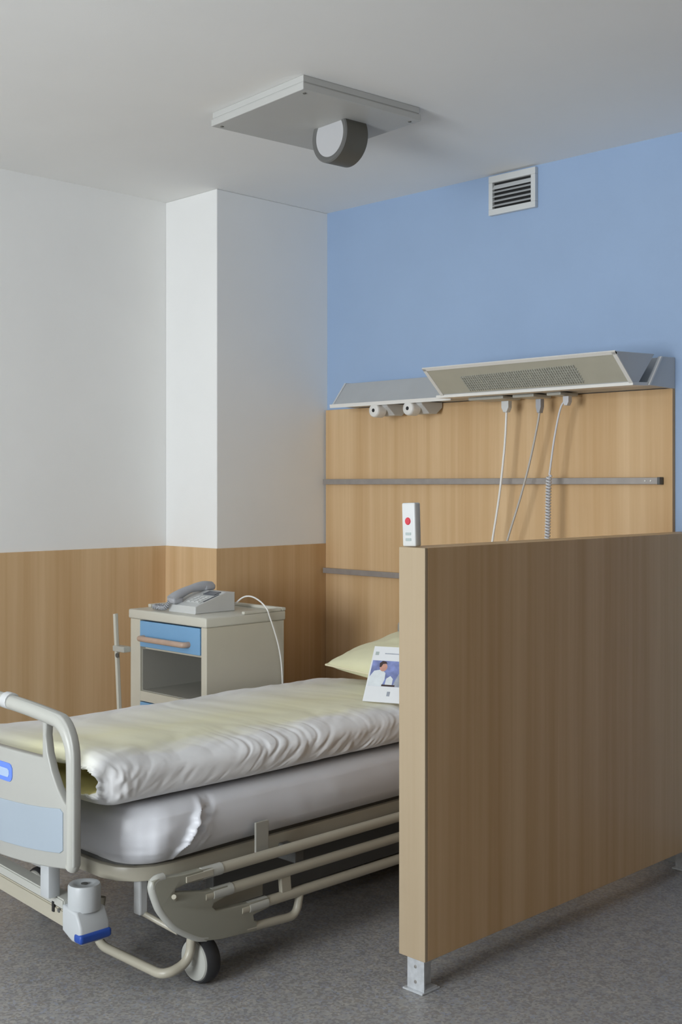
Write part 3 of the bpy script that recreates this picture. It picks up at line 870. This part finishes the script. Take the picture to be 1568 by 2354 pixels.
# ------------------------------------------------------------------ duvet
DTOP = .70
def duvet():
    bm = bmesh.new(); N = 260; S = 420
    y0, y1 = 1.925, 3.70
    xc, hw = -3.325, .492
    zb = mz1 + .0035
    def sec(k, y, shx=0.0, shz=0.0, push=0.0):
        a = 2*PI*k/N
        ca, sa = math.cos(a), math.sin(a)
        x = math.copysign(abs(ca)**.24, ca)*(hw - shx)
        s = math.copysign(abs(sa)**.62, sa)
        # thinner towards the far side of the bed, a fatter roll at the foot end
        hz = .054 + .009*(x/hw) + .010*math.exp(-((y-1.95)/.22)**2)
        z = zb + hz + s*max(.004, hz - shz)
        if sa > 0 and shx < .05: z += .012*(1-(x/hw)**2)
        return Vector((xc + x, y + push, z))
    rings = []
    for i in range(S+1):
        v = i/S; y = y0 + (y1-y0)*v
        sh = 0
        e0 = (y-y0)/.05; e1 = (y1-y)/.10
        if e0 < 1: sh = .020*(1-math.sqrt(max(0, 1-(1-e0)**2)))
        if e1 < 1: sh = max(sh, .036*(1-math.sqrt(max(0, 1-(1-e1)**2))))
        ring = []
        for k in range(N):
            p = sec(k, y, sh, sh)
            a = 2*PI*k/N; sa = math.sin(a); ca = math.cos(a)
            top = max(0, sa); side = max(0, ca)
            X, Y = p.x, p.y
            w = 0
            if sa > -.75:
                w += top*(.008*nz(X*3.1, Y*2.6, .5) + .006*nz(X*7, Y*5.5, 3.1))
                w += top*.009*max(0, nz((X+Y)*5.5, (X-Y)*2.4, 9.3))
                w -= top*.012*max(0, .28-abs(nz((X*.7+Y)*6, (X-Y)*2.2, 5.5)))
                w += top*.004*nz((X+Y*.6)*19, (X-Y)*7, 2.2)
                # puckers along the right-hand side, slanting, in patches
                hh = p.z - zb
                c_ = Y - hh*1.1
                fade = .30 + .70*min(1, max(0, (Y-2.15)/.5))
                patch = min(1, max(0, .55 + 1.3*nz(Y*4.5, hh*9, 12.5)))
                w += side*.006*nz(c_*5, p.z*4, 2.7)
                w += side*fade*patch*(.006*nz(c_*24, hh*10, 6.1) - .034*max(0, .22-abs(nz(c_*17, hh*11, 4.4))))
                w += side*fade*patch*(.004*nz(c_*55, hh*24, 1.7))
                # crumpled corner of the roll
                w += side*.008*math.exp(-((Y-1.95)/.05)**2)*nz(Y*60, p.z*45, 7.1)
            p = p + Vector((ca*.8, 0, max(sa, 0)))*w
            p.x += .010*nz(Y*2.2, 0, 11.0)*side
            p.z = max(p.z, zb)
            if Y > 3.08: p.z = min(p.z, DTOP - .0015)
            ring.append(bm.verts.new(p))
        rings.append(ring)
    for a, b in zip(rings, rings[1:]):
        for k in range(N): bm.faces.new([a[k], a[(k+1) % N], b[(k+1) % N], b[k]])
    bm.faces.new(rings[-1])
    # foot end of the folded cloth: crumpled white rolled edge, yellow inside showing between the layers
    prev = rings[0]
    for j, (sx_, sz_, push, am) in enumerate(((.024, .022, -.008, .004), (.034, .025, -.013, .008), (.048, .028, -.014, .010), (.062, .030, -.012, .010), (.076, .032, -.004, .009), (.086, .036, .012, .005), (.090, .040, .05, .003), (.094, .044, .10, 0))):
        ring = []
        for k in range(N):
            p = sec(k, y0, sx_, sz_, push)
            p.y += am*(nz(p.x*34, p.z*60, 3.3) + .8*nz(p.x*80, p.z*90, 8.1))
            p.z += am*.5*nz(p.x*40, 2.2, j*.3)
            p.z = max(p.z, zb)
            ring.append(bm.verts.new(p))
        for k in range(N):
            f = bm.faces.new([prev[k], ring[k], ring[(k+1) % N], prev[(k+1) % N]])
            f.material_index = 1 if j >= 5 else 0
        prev = ring
    f = bm.faces.new(prev); f.material_index = 1
    return bm
t = obj('duvet', duvet(), ['duvet', 'duvin'], None, 180, org=(-3.325, 2.8, mz1))
tag(t, 'folded duvet in a pale yellow and white cover spread over the mattress', 'duvet')

# ------------------------------------------------------------------ pillow
def pillow_bm(L, W, T_):
    bm = bmesh.new(); n = 44; top = {}; bot = {}
    for i in range(n+1):
        for j in range(n+1):
            u = -1 + 2*i/n; v = -1 + 2*j/n
            # slightly concave sides so that the corners stay pointed
            x = L/2*u*(1 - .05*(1-u*u)*0 - .06*(1-v*v)*0 + 0) * (1 - .07*(1-abs(v))**1.0*abs(u)**3)
            y = W/2*v*(1 - .07*(1-abs(u))*abs(v)**3)
            th = ((1-u*u)*(1-v*v))**.42*T_/2
            wr = .006*nz(u*3, v*3, 1.1) + .004*nz(u*8, v*8, 5.1)
            e = (i in (0, n)) or (j in (0, n))
            p = bm.verts.new((x, y, th + (0 if e else wr)))
            top[i, j] = p
            bot[i, j] = p if e else bm.verts.new((x, y, -th*.7))
    for i in range(n):
        for j in range(n):
            bm.faces.new([top[i, j], top[i+1, j], top[i+1, j+1], top[i, j+1]])
            q = [bot[i, j], bot[i, j+1], bot[i+1, j+1], bot[i+1, j]]
            try: bm.faces.new(q)
            except ValueError: pass
    return bm
PL, PW = .74, .52
PM = Matrix.Translation((-3.185, 3.665, .800)) @ Matrix.Rotation(math.radians(-15), 4, 'Z') @ Matrix.Rotation(math.radians(13), 4, 'X') @ Matrix.Rotation(math.radians(0), 4, 'Y')
t = thing('pillow', 'pale yellow pillow propped at the head of the bed, half behind the partition', 'pillow', (-3.175, 3.625, .74))
bm = pillow_bm(PL, PW, .17); bmesh.ops.transform(bm, matrix=PM, verts=bm.verts)
for v in bm.verts: v.co.z = max(v.co.z, DTOP)
obj('pillowcase', bm, 'pillow', t, 180)
loop = []
for u, v in [(-1+2*k/20, -1) for k in range(20)] + [(1, -1+2*k/20) for k in range(20)] + [(1-2*k/20, 1) for k in range(20)] + [(-1, 1-2*k/20) for k in range(21)]:
    q_ = PM @ Vector((PL/2*u*(1-.07*(1-abs(v))*abs(u)**3), PW/2*v*(1-.07*(1-abs(u))*abs(v)**3), 0)); q_.z = max(q_.z, DTOP+.0045); loop.append(q_)
bm = B(); add_tube(bm, loop, .004, 6, caps=False)
obj('seam_piping', bm, 'pipe', t, 180)

# ------------------------------------------------------------------ brochure
t = thing('brochure', 'white printed brochure with a photo of people, leaning against the pillow', 'brochure', (-3.0, 3.25, .70))
BL = Vector((-3.066, 3.178, DTOP+.0015)); ex = Vector((.92, .39, 0)).normalized()
ey = (Vector((-3.066-.39*.132, 3.178+.92*.132, .887)) - BL).normalized(); en = ex.cross(ey).normalized(); ey = en.cross(ex)
BW, BH = .20, .228
def sheet(poly, o0, o1):
    """poly in cover units (0..1 across, 0..1 up)"""
    bm = B()
    a = [bm.verts.new(BL + ex*(p[0]*BW) + ey*(p[1]*BH) + en*o0) for p in poly]
    b = [bm.verts.new(BL + ex*(p[0]*BW) + ey*(p[1]*BH) + en*o1) for p in poly]
    n = len(poly)
    bm.faces.new(a); bm.faces.new(list(reversed(b)))
    for i in range(n): bm.faces.new([a[i], b[i], b[(i+1) % n], a[(i+1) % n]])
    return bm
R4 = lambda x0, x1, y0, y1: [(x0, y0), (x1, y0), (x1, y1), (x0, y1)]
def ell(cx_, cy_, rx, ry, n=18): return [(cx_+rx*math.cos(2*PI*k/n), cy_+ry*math.sin(2*PI*k/n)) for k in range(n)]
obj('pages', sheet(R4(0, 1, 0, 1), -.004, 0), 'paper', t)
ph = obj('cover_photo', sheet(R4(.03, .97, .28, .74), 0, .0005), 'p_blue', t, label='printed photo of people')
for nm, poly, k, m in (
    ('printed_figure', [(.03, .28), (.30, .28), (.34, .40), (.33, .52), (.24, .58), (.10, .55), (.03, .44)], 1, 'p_coat'),
    ('printed_head', ell(.27, .62, .075, .075), 2, 'p_skin'),
    ('printed_hair', [(.19, .62), (.18, .69), (.23, .735), (.30, .725), (.33, .69), (.25, .68), (.22, .62)], 3, 'p_hair'),
    ('printed_figure', [(.52, .28), (.80, .28), (.86, .42), (.82, .54), (.70, .58), (.60, .52), (.55, .40)], 1, 'p_grey'),
    ('printed_head', ell(.70, .62, .075, .08), 2, 'p_skin'),
    ('printed_hair', [(.63, .64), (.64, .71), (.71, .738), (.79, .70), (.79, .60), (.74, .67)], 3, 'p_hair'),
    ('printed_figure', [(.36, .29), (.50, .29), (.50, .42), (.44, .47), (.37, .42)], 1, 'p_coat'),
    ('printed_table', [(.30, .28), (.56, .28), (.56, .31), (.30, .31)], 4, 'p_hair')):
    obj(nm, sheet(poly, 0.0005, .0005 + .0002*k), m, ph)
for x0, x1, y0, y1, m in ((.24, .52, .865, .88, 'p_grey'), (.05, .12, .84, .90, 'greykey'), (.44, .50, .11, .19, 'p_grey'), (.76, .80, .12, .18, 'p_grey')):
    obj('printed_mark', sheet(R4(x0, x1, y0, y1), 0, .0005), m, t)

# ------------------------------------------------------------------ light
def area(name, loc, rotv, sx, sy, power, col):
    L = bpy.data.lights.new(name, 'AREA'); L.shape = 'RECTANGLE'; L.size = sx; L.size_y = sy
    L.energy = power; L.color = col
    o = bpy.data.objects.new(name, L); o.location = loc; o.rotation_euler = rotv
    C.objects.link(o); return o
area('daylight', ((BX0+BX1)/2, YB-.44, (BZ0+BZ1)/2-.03), (PI/2+.32, 0, 0), BX1-BX0+.3, BZ1-BZ0+.1, 300, (.93, .985, 1.03))

w = bpy.data.worlds.new('World'); bpy.context.scene.world = w; w.use_nodes = True
w.node_tree.nodes['Background'].inputs['Color'].default_value = (.75, .85, 1.0, 1)
w.node_tree.nodes['Background'].inputs['Strength'].default_value = .3

# ------------------------------------------------------------------ camera
cam = bpy.data.cameras.new('camera'); co = bpy.data.objects.new('camera', cam)
C.objects.link(co)
cam.sensor_fit = 'AUTO'; cam.sensor_width = 36
cam.lens = 2743 / 2354 * 36
cam.shift_y = -62 / 2354
co.location = (0, 0, 1.5); co.rotation_euler = (PI/2, 0, PI/4)
cam.clip_start = .05
bpy.context.scene.camera = co
vs = bpy.context.scene.view_settings
vs.view_transform = 'Standard'; vs.look = 'None'; vs.gamma = 1; vs.use_curve_mapping = False
vs.exposure = -0.03
